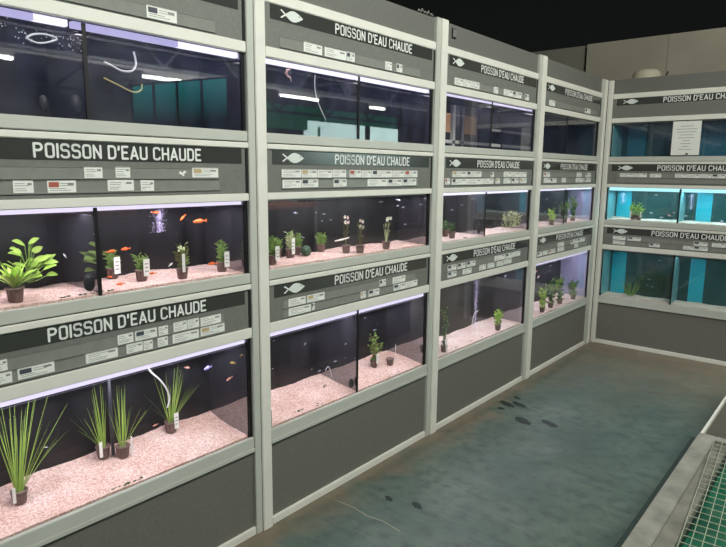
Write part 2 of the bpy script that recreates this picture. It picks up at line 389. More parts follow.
FISH=[
 ('A2','o',[(0.675, 0.069, 1.318, 0.047, 0), (0.752, 0.105, 1.317, 0.049, 0), (0.865, 0.084, 1.443, 0.033, -8), (0.998, 0.112, 1.417, 0.036, -40), (1.078, 0.115, 1.398, 0.071, -3), (1.092, 0.06, 1.231, 0.053, 0), (0.821, 0.042, 1.226, 0.036, 5), (0.703, 0.14, 1.217, 0.026, -10), (0.706, 0.071, 1.199, 0.037, 0)]),
 ('A2','w',[(0.907, 0.068, 1.246, 0.025, 30), (0.666, 0.159, 1.332, 0.026, 75), (0.531, 0.096, 1.315, 0.019, 60)]),
 ('A3','w',[(0.441, 0.14, 0.658, 0.013, 10)]),
 ('A3','p',[(0.979, 0.097, 0.817, 0.032, -20), (1.151, 0.03, 0.737, 0.036, -25), (0.807, 0.058, 0.642, 0.025, -10)]),
 ('A3','b',[(1.093, 0.116, 0.784, 0.06, 0)]),
 ('A3','y',[(1.171, 0.03, 0.801, 0.036, 20), (1.223, 0.03, 0.825, 0.027, 20)]),
 ('B2','s',[(0.284, 0.129, 1.405, 0.039, 5), (0.412, 0.121, 1.402, 0.02, 0), (0.391, 0.048, 1.399, 0.028, 0), (0.529, 0.131, 1.359, 0.022, 0), (0.443, 0.111, 1.36, 0.021, 0), (0.278, 0.076, 1.295, 0.026, -20), (0.83, 0.044, 1.442, 0.042, 0), (1.103, 0.144, 1.407, 0.048, 0), (1.091, 0.097, 1.402, 0.038, 0), (1.085, 0.126, 1.442, 0.047, -10), (1.183, 0.145, 1.297, 0.03, 0), (1.271, 0.126, 1.299, 0.031, 0), (1.242, 0.151, 1.229, 0.041, -10)]),
 ('B3','s',[(0.3, 0.087, 0.777, 0.027, -40), (0.57, 0.136, 0.613, 0.031, 0), (0.351, 0.093, 0.635, 0.025, -20), (0.464, 0.152, 0.583, 0.033, 5), (0.14, 0.145, 0.678, 0.018, 0), (0.069, 0.052, 0.847, 0.018, 0), (0.559, 0.056, 0.725, 0.031, 0), (0.728, 0.066, 0.83, 0.033, 0), (0.84, 0.156, 0.84, 0.035, 0), (0.845, 0.092, 0.736, 0.035, 0)]),
 ('B3','k',[(0.466, 0.115, 0.511, 0.037, -15)]),
 ('C3','w',[(1.011, 0.076, 0.849, 0.048, -30), (0.655, 0.101, 0.64, 0.072, 20), (0.573, 0.086, 0.58, 0.126, 60)]),
 ('C2','s',[(0.361, 0.082, 1.393, 0.037, 0), (0.535, 0.11, 1.426, 0.04, 0), (0.288, 0.11, 1.363, 0.037, 0), (1.013, 0.149, 1.382, 0.047, 0)]),
 ('D3','r',[(0.298, 0.122, 0.796, 0.079, -30), (0.419, 0.151, 0.735, 0.102, -50)]),
 ('D3','s',[(0.635, 0.143, 0.762, 0.065, 10), (0.92, 0.159, 0.832, 0.07, 0), (0.987, 0.121, 0.78, 0.072, 0), (0.959, 0.06, 0.814, 0.085, 20), (0.917, 0.143, 0.691, 0.07, 0), (1.005, 0.156, 0.851, 0.072, 0), (0.661, 0.149, 0.806, 0.055, 0), (0.672, 0.108, 0.84, 0.055, 0)]),
 ('D2','s',[(0.444, 0.126, 1.39, 0.05, 0), (0.487, 0.065, 1.358, 0.052, 0), (1.112, 0.14, 1.307, 0.062, 0)]),
 ('K2','w',[(0.377, 0.109, 1.255, 0.033, 0), (0.473, 0.074, 1.222, 0.033, 0), (0.417, 0.048, 1.419, 0.033, 0), (0.653, 0.142, 1.241, 0.031, 0), (0.928, 0.159, 1.212, 0.03, 0)]),
 ('K2','p',[(0.541, 0.051, 1.244, 0.04, 15), (0.556, 0.136, 1.263, 0.025, 0)]),
 ('K3','s',[(0.411, 0.089, 0.654, 0.034, 0), (0.41, 0.058, 0.605, 0.025, 0), (0.446, 0.075, 0.591, 0.034, 0), (0.474, 0.132, 0.831, 0.033, 0), (0.707, 0.145, 0.663, 0.023, 0), (0.763, 0.045, 0.863, 0.031, 0)]),
]
PLANTS=[
 ('A3',0.353,0.164,0.863,'val'), #0.164
 ('A3',0.681,0.230,0.789,'val'), #0.275
 ('A3',0.737,0.185,0.792,'val'), #0.185
 ('A3',0.979,0.230,0.787,'val'), #0.279
 ('A2',0.366,0.084,1.340,'spk'), #0.084
 ('A2',0.466,0.230,1.361,'brd'), #0.236
 ('A2',0.762,0.230,1.300,'tag'), #0.232
 ('A2',0.814,0.115,1.295,'tag'), #0.115
 ('A2',0.952,0.062,1.324,'dk'), #0.062
 ('A2',1.156,0.086,1.318,'tag'), #0.086
 ('B2',0.111,0.101,1.316,'tag'), #0.101
 ('B2',0.275,0.160,1.324,'pale'), #0.160
 ('B2',0.370,0.212,1.299,'grn'), #0.212
 ('B2',0.376,0.155,1.219,'ball'), #0.155
 ('B2',0.534,0.205,1.288,'grn'), #0.205
 ('B2',0.623,0.112,1.380,'flower'), #0.112
 ('B2',0.667,0.055,1.356,'flower'), #-0.036
 ('B2',0.886,0.055,1.365,'white'), #-0.037
 ('B2',0.232,0.205,1.285,'grn'), #0.205
 ('B3',0.940,0.171,0.734,'bush'), #0.171
 ('B3',1.046,0.135,0.605,'stick'), #0.135
 ('C3',0.165,0.060,0.790,'tall'), #0.044
 ('C3',0.886,0.055,0.627,'sm'), #-0.033
 ('C2',1.006,0.055,1.351,'wide'), #-0.010
 ('C2',0.317,0.171,1.295,'grey'), #0.171
 ('C2',0.243,0.076,1.291,'grey'), #0.076
 ('D2',0.398,0.055,1.313,'sm'), #0.055
 ('D2',0.670,0.055,1.377,'bush'), #0.050
 ('D2',0.870,0.061,1.416,'bush'), #0.061
 ('D3',0.313,0.055,0.673,'sm'), #0.002
 ('D3',0.520,0.070,0.760,'bush'), #0.028
 ('D3',0.720,0.070,0.740,'bush'), #0.012
 ('D3',0.990,0.055,0.688,'bush'), #0.023
 ('K2',0.239,0.055,1.367,'kp'), #-0.007
 ('K2',0.286,0.055,1.369,'kp'), #0.031
 ('K3',0.270,0.055,0.652,'kg'), #-0.125
 ('K3',0.438,0.230,0.771,'kb'), #0.280
]

# ------------------------------------------------------------------ price cards
ORD = ['first','second','third','fourth','fifth','sixth','seventh','eighth','ninth','tenth','eleventh','twelfth','thirteenth','fourteenth']
def card(wd, h, style):
    b = MB(); b.box(0, wd, -.0008, 0, 0, h, M_CARD)
    y = -.0012
    def q(x0, x1, z0, z1, m): b.quad([(x0,y,z0),(x1,y,z0),(x1,y,z1),(x0,y,z1)], m)
    if style == 'picr': q(wd*.03, wd*.97, h*.06, h*.94, M_PICR)
    elif style == 'picd': q(wd*.03, wd*.97, h*.06, h*.94, M_PICD)
    else:
        x = wd*.08
        if style in ('d', 'r', 't'):
            q(wd*.05, wd*.05+min(.035, wd*.35), h*.45, h*.88, {'d': M_PICD, 'r': M_PICR, 't': M_PICT}[style]); x = wd*.05+min(.04, wd*.38)
        for i, zz in enumerate((.74, .56, .32, .16)):
            L = wd*random.uniform(.3, .75)
            if i > 1: x = wd*.08
            q(x, min(x+L, wd*.93), h*zz, h*(zz+.045), M_PRINT)
        q(wd*.70, wd*.92, h*.62, h*.80, M_PRINT)
    return b.mesh('price_card')
for k, (upr, low) in TAGS.items():
    for ri, L in ((0, upr), (1, low)):
        for i, (a, c) in enumerate(L):
            t0, t1 = TRL[k[1]][ri]; h = (t1-t0)-.0035
            st = random.choice(['d','d','d','n','n','n','n','r','t'])
            wd = c-a-.003
            if k == 'A3' and ri == 0 and i == 5: st = 'picr'
            if k == 'A3' and ri == 1 and i == 4: st = 'picd'
            if k in ('A2','A3') and wd < .075: st = 'n'
            if k[0] == 'K' or k in ('A1','B1','C1','D1'): st = 'n' if random.random() < .6 else 'd'
            o = link('price_card', card(wd, h, st))
            o.location = W(k[0], a, .0028, t0+.0032+random.uniform(0,.002)); o.rotation_euler = (0, random.uniform(-.012,.012) if st == 'n' else 0, BAY[k[0]][1])
            pos = ORD[i]+' from left' if len(L) > 1 else 'alone'
            rl = {0: 'upper', 1: 'lower'}[ri]+' ticket rail' if TAGS[k][1] else 'ticket rail'
            kind = {'picr': 'red fish picture card', 'picd': 'dark fish picture card'}.get(st, 'white price card')
            tag(o, '%s %s, %s of the %s sign, %s' % (kind, pos, rl, RN[k[1]], BN[k[0]]), 'price card', 'price cards on the ticket rails')
# torn sticker on the middle sign of the nearest bay
b = MB(); b.quad([(0,0,.012),(.006,0,.020),(.016,0,.014),(.024,0,.022),(.034,0,.017),(.024,0,.011),(.022,0,0),(.012,0,.006)][::1], M_CARD)
tag(b.build('torn_sticker'), 'scrap of torn white sticker on the middle sign of the nearest bay', 'sticker')
o = bpy.data.objects['torn_sticker']; o.location = W('A', .915, .0028, 1.575); o.rotation_euler = (0,0,PI/2)

# ------------------------------------------------------------------ aquariums
DIV = {'A1': .605, 'A2': .605, 'B1': .605, 'B3': .610, 'C1': .589, 'C2': .559, 'D1': .504, 'D2': .557, 'K1': .62, 'K2': .617, 'K3': .62}
LIT = {'A1': (1.2,'d',.020), 'A2': (3.5,'n',.015), 'A3': (3.5,'n',.024), 'B1': (1.1,'w',.017), 'B2': (2.4,'o',.008), 'B3': (3.9,'n',.026),
       'C1': (1.0,'n',.010), 'C2': (2.8,'w',.016), 'C3': (3.6,'o',.008), 'D1': (0,'o',.008), 'D2': (2.1,'w',.014), 'D3': (2.9,'n',.022),
       'K1': (.25,'o',.01), 'K2': (3.4,'c',.028), 'K3': (.8,'o',.012)}
GZ = {'A3': (.464,.502), 'B3': (.464,.500), 'C3': (.466,.470), 'D3': (.466,.468), 'A2': (1.187,1.190), 'B2': (1.186,1.192),
      'C2': (1.186,1.190), 'D2': (1.186,1.190), 'K2': (1.188,1.196), 'K3': (.464,.468)}
def gz(k, v):
    a, c = GZ[k]; t = min(1, max(0, (v-.03)/(DEPTH[k]-.01))); return a+(c-a)*t
def gh(k, x, y):
    """height of the gravel surface at (x along the tank, y into it)"""
    rnd = random.Random(k); ph = [rnd.uniform(0, 6) for _ in range(6)]
    calm = min(1, max(0, abs(x-DIV[k])-.02)/.06) if k in DIV else 1
    z = gz(k, y)+calm*(.004*math.sin(x*9+ph[0])*math.sin(y*20+ph[1])+.003*math.sin(x*23+ph[2]+y*14))*min(1, (y-.015)/.05)
    if k == 'A3': z += .012*math.exp(-((x-.9)/.3)**2)*min(1, max(0, (y-.0245)/.24))
    return z
LCOL = {'K': (.55,.92,1.0)}
TANK = {}
for k, (lw, lm, lh) in LIT.items():
    bay, r = k; o, rz, w, g = BAY[bay]; z0, z1 = TZ[r]; d = DEPTH[k]
    root = empty('aquarium', W(bay, 0, 0, z0-.006), rz); TANK[k] = root
    H_ = z1-z0+.006; zb = 0
    desc = {'A1': 'with white hose loops and clear water', 'A2': 'with orange fish, pink gravel and potted plants', 'A3': 'with four grassy plants on pink gravel',
            'B1': 'holding clear water under a bright light strip', 'B2': 'crowded with potted plants and tiny silver fish', 'B3': 'with a black disc on the divider and tiny fish',
            'C1': 'nearly empty with a paper behind it', 'C2': 'with a bushy olive plant on the right', 'C3': 'with a column of bubbles in the middle',
            'D1': 'unlit and bluish', 'D2': 'with lilac side glass and three plants', 'D3': 'with dark green plants and many tiny fish',
            'K1': 'unlit, with a paper notice on its glass', 'K2': 'lit cyan with turquoise backing', 'K3': 'dimmer turquoise one with grassy plants'}[k]
    tag(root, 'aquarium %s, %s row, %s' % (desc, RN[r], BN[bay]), 'aquarium', 'aquariums in the racks')
    e0, e1 = .010, w-.010; fr = .020
    MB().box(e0, e1, fr, fr+.004, 0, H_, M_GLASSD if r == '1' else M_GLASS).build('front_glass', root)
    teal = bay == 'K'
    MB().box(e0, e1, fr+d, fr+d+.01, 0, H_, M_TEALD if teal else M_BLACKBACK).build('back_panel', root)
    if teal:
        for q0, q1 in ((.02,.15), (.70,.82)) if r != '1' else ((.06,.22), (.66,.9)):
            MB().box(e0+q0, e0+q1, fr+d-.006, fr+d-.001, 0, H_, M_TEALB if r != '1' else mat('teal_mid', (28,104,122), .4)).build('turquoise_sheet', root)
    sm = M_SIDET if teal else (M_SIDEL if k in ('D2','D3') else M_SIDE)
    for s0 in (e0, e1-.005):
        MB().box(s0, s0+.005, fr+.0045, fr+d-.0005, 0, H_, M_SIDE if (s0 == e0 and k in ('D2','D3')) else sm).build('side_glass', root)
    MB().box(e0, e1, fr, fr+d, -.004, 0, M_CARC).build('base_glass', root)
    # black silicone corners on the front
    b = MB(); b.box(e1-.004, e1+.009, fr-.008, fr-.0005, .0065, H_-.001, M_SEAL); b.build('corner_seal', root)
    b = MB(); b.box(e0-.006, e0+.005, fr-.006, fr-.0005, .0065, H_*(.18 if k in ('B3','K2') else .06)+.01, M_SEAL); b.build('corner_seal', root)
    if k in DIV:
        dv = DIV[k]
        zo = z0-.006; dd_ = .235 if k == 'C1' else d-.001
        f0, f1 = (gh(k, dv, fr+.005)-zo+.0025, gh(k, dv, fr+dd_)-zo+.0025) if k in GZ else (.001, .001)
        b = MB(); b.box(dv-.003, dv+.003, fr+.005, fr+dd_, 0, H_-.03, sm if teal else M_SIDE)
        for q in b.bm.verts:
            if q.co.z < .01: q.co.z = f0 if q.co.y < fr+.05 else f1
        b.build('divider', root)
        MB().box(dv-.007, dv+.006, fr-.003, fr-.0002, .0065, H_-.004 if k not in ('B2',) else H_*.5, M_SEAL).build('divider_seal', root)
    # light strip at the front top
    lmat = {'n': M_LED, 'w': M_LEDW, 'd': M_LEDD, 'c': M_LEDC, 'o': M_LEDOFF}[lm]
    b = MB()
    if k == 'A1':
        b.box(e0+.01, .46, fr+.008, fr+.03, H_-lh, H_-.001, M_LEDD); b.box(.46, .56, fr+.008, fr+.03, H_-lh, H_-.001, M_LEDW); b.box(.575, .95, fr+.008, fr+.03, H_-lh, H_-.001, M_LEDD); b.box(.95, e1-.01, fr+.008, fr+.03, H_-lh, H_-.001, M_LEDW)
    elif k in DIV and k != 'A2':
        b.box(e0+.01, DIV[k]-.008, fr+.008, fr+.03, H_-lh, H_-.001, lmat); b.box(DIV[k]+.008, e1-.01, fr+.008, fr+.03, H_-lh, H_-.001, lmat)
    else: b.box(e0+.01, e1-.01, fr+.008, fr+.03, H_-lh, H_-.001, lmat)
    b.build('light_strip', root)
    if k not in ('C1', 'K1', 'D1'):
        b = MB(); zz = H_-lh-.006
        b.quad([(e0+.006, fr+.005, zz), (e1-.006, fr+.005, zz), (e1-.006, fr+d-.008, zz), (e0+.006, fr+d-.008, zz)], M_WATER)
        b.build('water_surface', root)
    if lw:
        ld = bpy.data.lights.new('tank_light', 'AREA'); ld.shape = 'RECTANGLE'; ld.size = w-.12; ld.size_y = .05; ld.energy = lw*TANKMUL
        ld.color = LCOL.get(bay, (.96,.88,1.0))
        lo = bpy.data.objects.new('tank_light', ld); COL.objects.link(lo); lo.parent = root
        lo.location = (w/2, fr+.075, H_-lh-.0045 if k not in ('C1','K1') else H_-.02); lo.rotation_euler = (math.radians(8), 0, 0)

# gravel beds (nobody could count the stones)
for k, (ga, gb) in GZ.items():
    bay, r = k; w = BAY[bay][2]; d = DEPTH[k]; z0 = TZ[r][0]-.006
    b = MB(); nx, ny = 70, 14; m = M_GRAVW if bay == 'K' else (M_GRAVP if bay in 'CD' else M_GRAV); mi = b.mi(m)
    x0, x1, y0, y1 = .016, w-.016, .0245, .02+d-(.008 if bay == 'K' else .001)
    rnd = random.Random(k); ph = [rnd.uniform(0, 6) for _ in range(6)]
    grid = []
    for i in range(nx+1):
        row = []
        for j in range(ny+1):
            x = x0+(x1-x0)*i/nx; y = y0+(y1-y0)*j/ny
            z = gh(k, x, y)+rnd.uniform(-.0012,.0012)*(0 if k in DIV and abs(x-DIV[k]) < .03 else 1)
            row.append(b.bm.verts.new((x, y, z)))
        grid.append(row)
    for i in range(nx):
        for j in range(ny):
            f = b.bm.faces.new([grid[i][j], grid[i+1][j], grid[i+1][j+1], grid[i][j+1]]); f.smooth = True; f.material_index = mi
    # front face and sides down to the glass floor
    for i in range(nx):
        a_, c_ = grid[i][0], grid[i+1][0]
        b.quad([(a_.co.x, y0, z0+.001), (c_.co.x, y0, z0+.001), tuple(c_.co), tuple(a_.co)], m)
    o = b.build('gravel_bed'); o.location = BAY[bay][0]; o.rotation_euler = (0,0,BAY[bay][1])
    tag(o, '%s gravel covering the floor of the %s aquarium of the %s' % ('cream' if bay == 'K' else 'pink', RN[r], BN[bay]), 'gravel', None, 'stuff')

# dark algae crumbs on gravel, one object each bed
for k, pts in {'B3': [(.21,.05),(.23,.045),(.34,.03),(.345,.05),(.9,.03),(.95,.03),(1.0,.035)], 'A2': [(.50,.03),(.56,.028),(.60,.028),(.64,.03)],
               'C3': [(.3,.04),(.5,.05),(.62,.035)], 'A3': [(.63,.03),(.66,.03),(.68,.032),(.71,.03)], 'C2': [(.33,.03),(.36,.04)]}.items():
    b = MB()
    for (u, v) in pts:
        for q in range(5): b.ball((u+random.uniform(-.02,.02), v+random.uniform(0,.012), gz(k, v)+.003), random.uniform(.002,.004), M_LDARK, sc=(1.8,1,.7))
    o = b.build('gravel_debris'); o.location = BAY[k[0]][0]; o.rotation_euler = (0,0,BAY[k[0]][1])
    tag(o, 'dark crumbs of debris on the gravel, %s aquarium of the %s' % (RN[k[1]], BN[k[0]]), 'debris', None, 'stuff')

# ------------------------------------------------------------------ fish
def fish_mesh(m, L=1.0, deep=.17, m2=None):
    b = MB(); k = b.mi(m); seg = 10; rings = []
    prof = [(0,.02),(.06,.45),(.16,.8),(.3,1),(.45,.95),(.6,.7),(.72,.38),(.80,.22)]
    for x, r in prof:
        rings.append([b.bm.verts.new((x-.5, .5*deep*r*math.cos(t)*.62, .5*2*deep*r*math.sin(t)*.5*1.6)) for t in [2*PI*j/seg for j in range(seg)]])
    for i in range(len(rings)-1):
        for j in range(seg):
            f = b.bm.faces.new([rings[i][j], rings[i][(j+1)%seg], rings[i+1][(j+1)%seg], rings[i+1][j]]); f.smooth = True
            f.material_index = b.mi(m2) if (m2 and i in (2,3)) else k
    b.bm.faces.new(rings[0]); 
    # tail fin, dorsal, anal fins
    b.quad([(.28,0,.02),(.28,0,-.02),(.5,0,-.13),(.44,0,0),(.5,0,.13)], m)
    b.quad([(-.22,0,.11),(-.05,0,.20),(.10,0,.15),(.14,0,.06)], m)
    b.quad([(-.02,0,-.10),(.10,0,-.17),(.16,0,-.06)], m)
    for s in (1,-1):
        b.quad([(-.2,s*.045,-.02),(-.10,s*.09,-.08),(-.12,s*.05,-.02)], m)
        b.ball((-.40,s*.028,.025), .014, M_SEAL)
    return b.mesh('aquarium_fish')
FMESH = {c: fish_mesh(m, m2=(FM['w'] if c == 'r' else None)) for c, m in FM.items()}
FNM = {'o': 'bright orange fish', 'w': 'small whitish fish', 'p': 'pinkish fish', 'b': 'lilac blue fish', 'y': 'yellow fish', 's': 'tiny silver fish', 'k': 'dark fish', 'r': 'red and white fish'}
for k, c, L in FISH:
    L = sorted(L)
    for i, (u, v, z, ln, ang) in enumerate(L):
        ln = min(ln, {'C3': .03, 'C2': .03, 'D3': .038, 'D2': .03, 'A2': .07}.get(k, .06))*(.8 if c == 's' else .95)
        o = link('aquarium_fish', FMESH[c]); o.scale = (ln, ln, ln*(.85 if c == 'o' else 1.0))
        v = min(v, DEPTH[k]-.04)
        z = max(z, gz(k, v)+.012)
        o.location = W(k[0], u, max(v,.05), z); o.rotation_euler = (0, -math.radians(-ang)+(PI if False else 0), BAY[k[0]][1]+random.choice((0, PI))*1 + random.uniform(-.3,.3))
        pos = (ORD[i]+' from left') if len(L) > 1 else 'the only one'
        tag(o, '%s, %s, %s aquarium of the %s' % (FNM[c], pos, RN[k[1]], BN[k[0]]), 'fish', 'fish in the aquariums')

# ------------------------------------------------------------------ potted water plants
def pot_mesh(r=.022, h=.042, m=M_POT):
    b = MB(); b.lathe([(r*.72,0),(r*.74,.002),(r*.95,h*.86),(r*1.08,h*.88),(r*1.08,h),(r*.9,h),(r*.86,h*.9),(0.001,h*.88)], m, seg=18)
    b.bm.faces.new([v for v in b.bm.verts if abs(v.co.z) < 1e-6][:18])
    for j in range(9):      # ribs
        t = 2*PI*j/9; x, y = math.cos(t), math.sin(t)
        b.tube([(x*r*.76, y*r*.76, .003), (x*r*.94, y*r*.94, h*.84)], .0014, m, 4)
    return b.mesh('pot')
POT = pot_mesh()
PL = {'val': 'grassy plant with long thin blades', 'spk': 'lime rosette plant with pointed arching leaves in a pot', 'brd': 'lime plant with large oval leaves',
      'tag': 'small potted plant with a white tag', 'dk': 'potted plant with olive stems and a grey pot', 'pale': 'pale leaved potted plant with a white tag', 'grn': 'fresh green feathery plant',
      'ball': 'dark green moss ball', 'flower': 'potted plant with small pale blossoms', 'white': 'potted plant with white blossoms', 'bush': 'bushy leafy plant', 'stick': 'bare brown pot with a thin tag stick',
      'tall': 'tall small leaved plant climbing beside the upright', 'sm': 'short bright green potted plant', 'wide': 'wide olive bush of thin stems', 'grey': 'greyish potted plant in shade',
      'kp': 'leafy green plant with a white tag', 'kg': 'fan of grassy green blades', 'kb': 'dense dark green thicket plant'}
cnt = {}
for (k, u, v, zt, t) in PLANTS: cnt.setdefault((k, t), []).append(u)
for (k, u, v, zt, t) in PLANTS:
    rnd = random.Random('%s%s%s' % (k, u, t))
    zb = gh(k, u, v)+.001; Hh = zt-zb
    nm = {'val': 'grass_plant', 'ball': 'moss_ball'}.get(t, 'potted_plant')
    if t == 'stick': nm = 'plant_pot'
    if t in ('kb', 'kg', 'wide'): nm = 'water_plant'
    root = empty(nm, W(k[0], u, v, zb), BAY[k[0]][1])
    us = sorted(cnt[(k, t)])
    lab = PL[t]
    if len(us) > 1: lab = lab+', '+ORD[us.index(u)]+' from left'
    lab += ', %s tank, %s' % (RN[k[1]], BN[k[0]])
    lab = ' '.join(lab.split())
    tag(root, lab, 'water plant', 'plants in the aquariums')
    sc = 1.0; ph = .042
    if t not in ('ball', 'kb', 'kg', 'wide', 'brd'):
        if k[0] in 'AB': sc = 1.15 if k == 'A3' or t == 'spk' else 1.0
        p = link('pot', POT, root); p.scale = (sc,)*3; ph = .042*sc
    b = MB(); R = rnd.uniform
    if t == 'val':
        lean = {.353: .3, .681: -.15, .737: .0, .979: .1}.get(u, 0)
        big = u in (.353, .979)
        for i in range(26 if big else 15):
            a = R(0, 2*PI); tilt = abs(rnd.gauss(0, .17)); L = Hh*R(.55, 1.04)-ph*.6
            dv = Vector((math.cos(a)*tilt+R(-.02,.06)+{.353: .07, .681: -.10, .737: .02, .979: .06}[u], math.sin(a)*tilt*.4, 1))
            b.leaf((math.cos(a)*.009, math.sin(a)*.007, ph*.85), dv, L, R(.0028,.0046), R(0,.3), M_LVAL if rnd.random() < .8 else M_LLIME, 7, .3, side=Vector((1, R(-.5,.5), 0)))
        for i in range({.353: 7, .681: 5, .737: 3, .979: 8}[u]):   # long side sprays
            sx = {.353: 1, .681: -1, .737: 1, .979: (1,1,-1)[i % 3]}[u]
            b.leaf((sx*.01, 0, ph*.9), (sx*R(.35,.9), R(-.2,.2), 1), Hh*R(.45,.7), .0032, R(.1,.5), M_LVAL, 7, .3, side=Vector((0.3,1,.3)))
    elif t == 'spk':
        for i in range(40):
            a = R(0, 2*PI); ti = R(.2, 1.6)
            b.leaf((math.cos(a)*.008, math.sin(a)*.008, ph), (math.cos(a)*ti, math.sin(a)*ti*.6, 1), R(.075,.105), R(.010,.014), R(.6,1.3), M_LLIME, 6, .8)
    elif t == 'brd':
        for i in range(46):
            a = R(0, 2*PI); ti = R(.1, 1.1); hh = R(.02, .12)
            q = Vector((math.cos(a)*ti*.055, math.sin(a)*ti*.03, ph*.5+hh*(1.25-.5*ti)))
            b.tube([(0,0,0), (q.x*.5,q.y*.5,q.z*.7), tuple(q)], .0016, M_LGRN, 5, False)
            b.leaf(q, (math.cos(a)*.9, math.sin(a)*.5, R(.3,1.2)), R(.032,.048), R(.017,.024), R(.5,1.2), M_LLIME, 7, 1.0, side=Vector((-math.sin(a)*.6, .5, .5)))
        for sx in (.9,1.2,1.5):
            b.leaf((.02,0,.10), (sx, 0, .35), .06, .015, .8, M_LLIME, 7, 1.0, side=Vector((0,.7,.7)))
    elif t in ('tag', 'pale', 'grn', 'dk', 'sm', 'grey'):
        lm = {'tag': M_LGRN, 'pale': M_LPALE, 'grn': M_LGRN, 'dk': M_LOLIVE, 'sm': M_LLIME, 'grey': M_LDARK}[t]
        hs = Hh-ph
        for i in range(12 if t != 'grn' else 18):
            a = R(0, 2*PI); r = R(.004,.016); top = Vector((math.cos(a)*r*1.8, math.sin(a)*r*1.2, ph+hs*R(.55,.95)))
            b.tube([(math.cos(a)*r*.6, math.sin(a)*r*.6, ph*.85), tuple(top)], .0012, lm, 4, False)
            n = 7
            for j in range(n):
                q = Vector((math.cos(a)*r, math.sin(a)*r, ph)).lerp(top, j/(n-1)); aa = R(0, 2*PI)
                b.leaf(q, (math.cos(aa), math.sin(aa)*.7, .5), R(.012,.022)*(1.7 if t == 'sm' else 1), .006 if t != 'sm' else .013, .4, lm if rnd.random() < .7 else M_LGRN, 3, .9, side=Vector((R(-.3,.3),R(-.2,.2),1)))
        if t == 'dk':
            for i in range(7): b.ball((R(-.012,.012), R(-.01,.01), ph+hs*R(.6,1)), .005, M_LPALE)
    elif t == 'ball':
        bb = MB(); 
        rr = bmesh.ops.create_icosphere(bb.bm, subdivisions=3, radius=.026)
        for vv in rr['verts']: vv.co *= rnd.uniform(.93, 1.06); vv.co.z += .024
        for f in bb.bm.faces: f.material_index = bb.mi(M_LDARK)
        bb.mi(M_LDARK); bb.build('moss', root); b = None
    elif t in ('flower', 'white'):
        hs = Hh-ph
        for i in range(7):
            top = Vector((R(-.02,.02), R(-.012,.012), ph+hs*R(.35,.95)))
            b.tube([(R(-.004,.004),0,ph*.8), tuple(top)], .0016, M_LOLIVE if t == 'flower' else M_LPALE, 4, False)
            for j in range(3): b.leaf(top*.8+Vector((0,0,.01)), (R(-1,1), R(-.5,.5), .4), .022, .009, .6, M_LOLIVE, 4, .9)
        pm = M_PETAL
        for i in range(5 if t == 'flower' else 7):
            c = Vector((R(-.022,.024), R(-.01,.006), Hh*R(.78,.98)))
            for j in range(6):
                a = 2*PI*j/6+R(0,.5); b.leaf(c, (math.cos(a), -.4, math.sin(a)), .012, .008, .1, M_PETALP if (t == 'flower' and rnd.random() < .35) else pm, 3, .9, side=Vector((-math.sin(a), 0, math.cos(a))))
            b.ball(tuple(c), .003, M_LLIME)
    elif t in ('bush', 'tall', 'wide', 'kp', 'kb'):
        hs = Hh-ph*.6
        lm, lm2 = {'bush': (M_LGRN, M_LOLIVE) if k == 'B3' else (M_LGRN, M_LDARK), 'tall': (M_LGRN, M_LDARK), 'wide': (M_LOLIVE, M_LPALE), 'kp': (M_LLIME, M_LGRN), 'kb': (M_LDARK, M_LDARK)}[t]
        ns = {'bush': 14, 'tall': 8, 'wide': 26, 'kp': 9, 'kb': 40}[t]; spread = {'bush': .036 if k != 'D3' else .055, 'tall': .022, 'wide': .15, 'kp': .035, 'kb': .16}[t]
        big_ = {'D3': 1.7, 'D2': 1.2}.get(k, 1)
        for i in range(ns):
            x = R(-spread, spread); top = Vector((x, R(-.03,.03), ph*.6+hs*R(.5,.98)*(1-.35*abs(x/spread))))
            x0 = x*(.3 if t not in ('wide','kb') else .8)
            mid = Vector((x0*1.2+x*.2, 0, top.z*.5))
            b.tube([(x0, R(-.006,.006), ph*.5 if t not in ('wide','kb') else 0), tuple(mid), tuple(top)], .0013, lm2, 4, False)
            for j in range(9):
                q = mid.lerp(top, j/8) if j > 2 else Vector((x0,0,ph*.6)).lerp(mid, j/3); aa = R(0, 2*PI)
                b.leaf(q, (math.cos(aa), math.sin(aa)*.6, R(.2,.8)), R(.015,.03)*big_, R(.006,.012)*big_, .5, lm if rnd.random() < .7 else lm2, 4, .9, side=Vector((R(-.4,.4),R(-.2,.2),1)))
    elif t == 'kg':
        for i in range(34):
            a = R(-1,1); b.leaf((a*.015, R(-.01,.01), 0), (a*.55, R(-.15,.15), 1), Hh*R(.7,1), .005, R(0,.3), M_LGRN, 6, .3, side=Vector((1,0,0)))
    if b is not None and t != 'stick':
        lo_, hi_ = -(v-.031), DEPTH[k[0]+k[1]]+.02-v-.010
        ulo, uhi = .022-u, BAY[k[0]][2]-.022-u
        if k in DIV:
            if u < DIV[k]: uhi = DIV[k]-.008-u
            else: ulo = DIV[k]+.008-u
        top_ = TZ[k[1]][1]-.03-zb
        for q in b.bm.verts: q.co = Vector((min(max(q.co.x, ulo), uhi), min(max(q.co.y, lo_), hi_), min(max(q.co.z, .022), top_)))
        b.build('leaves', root)
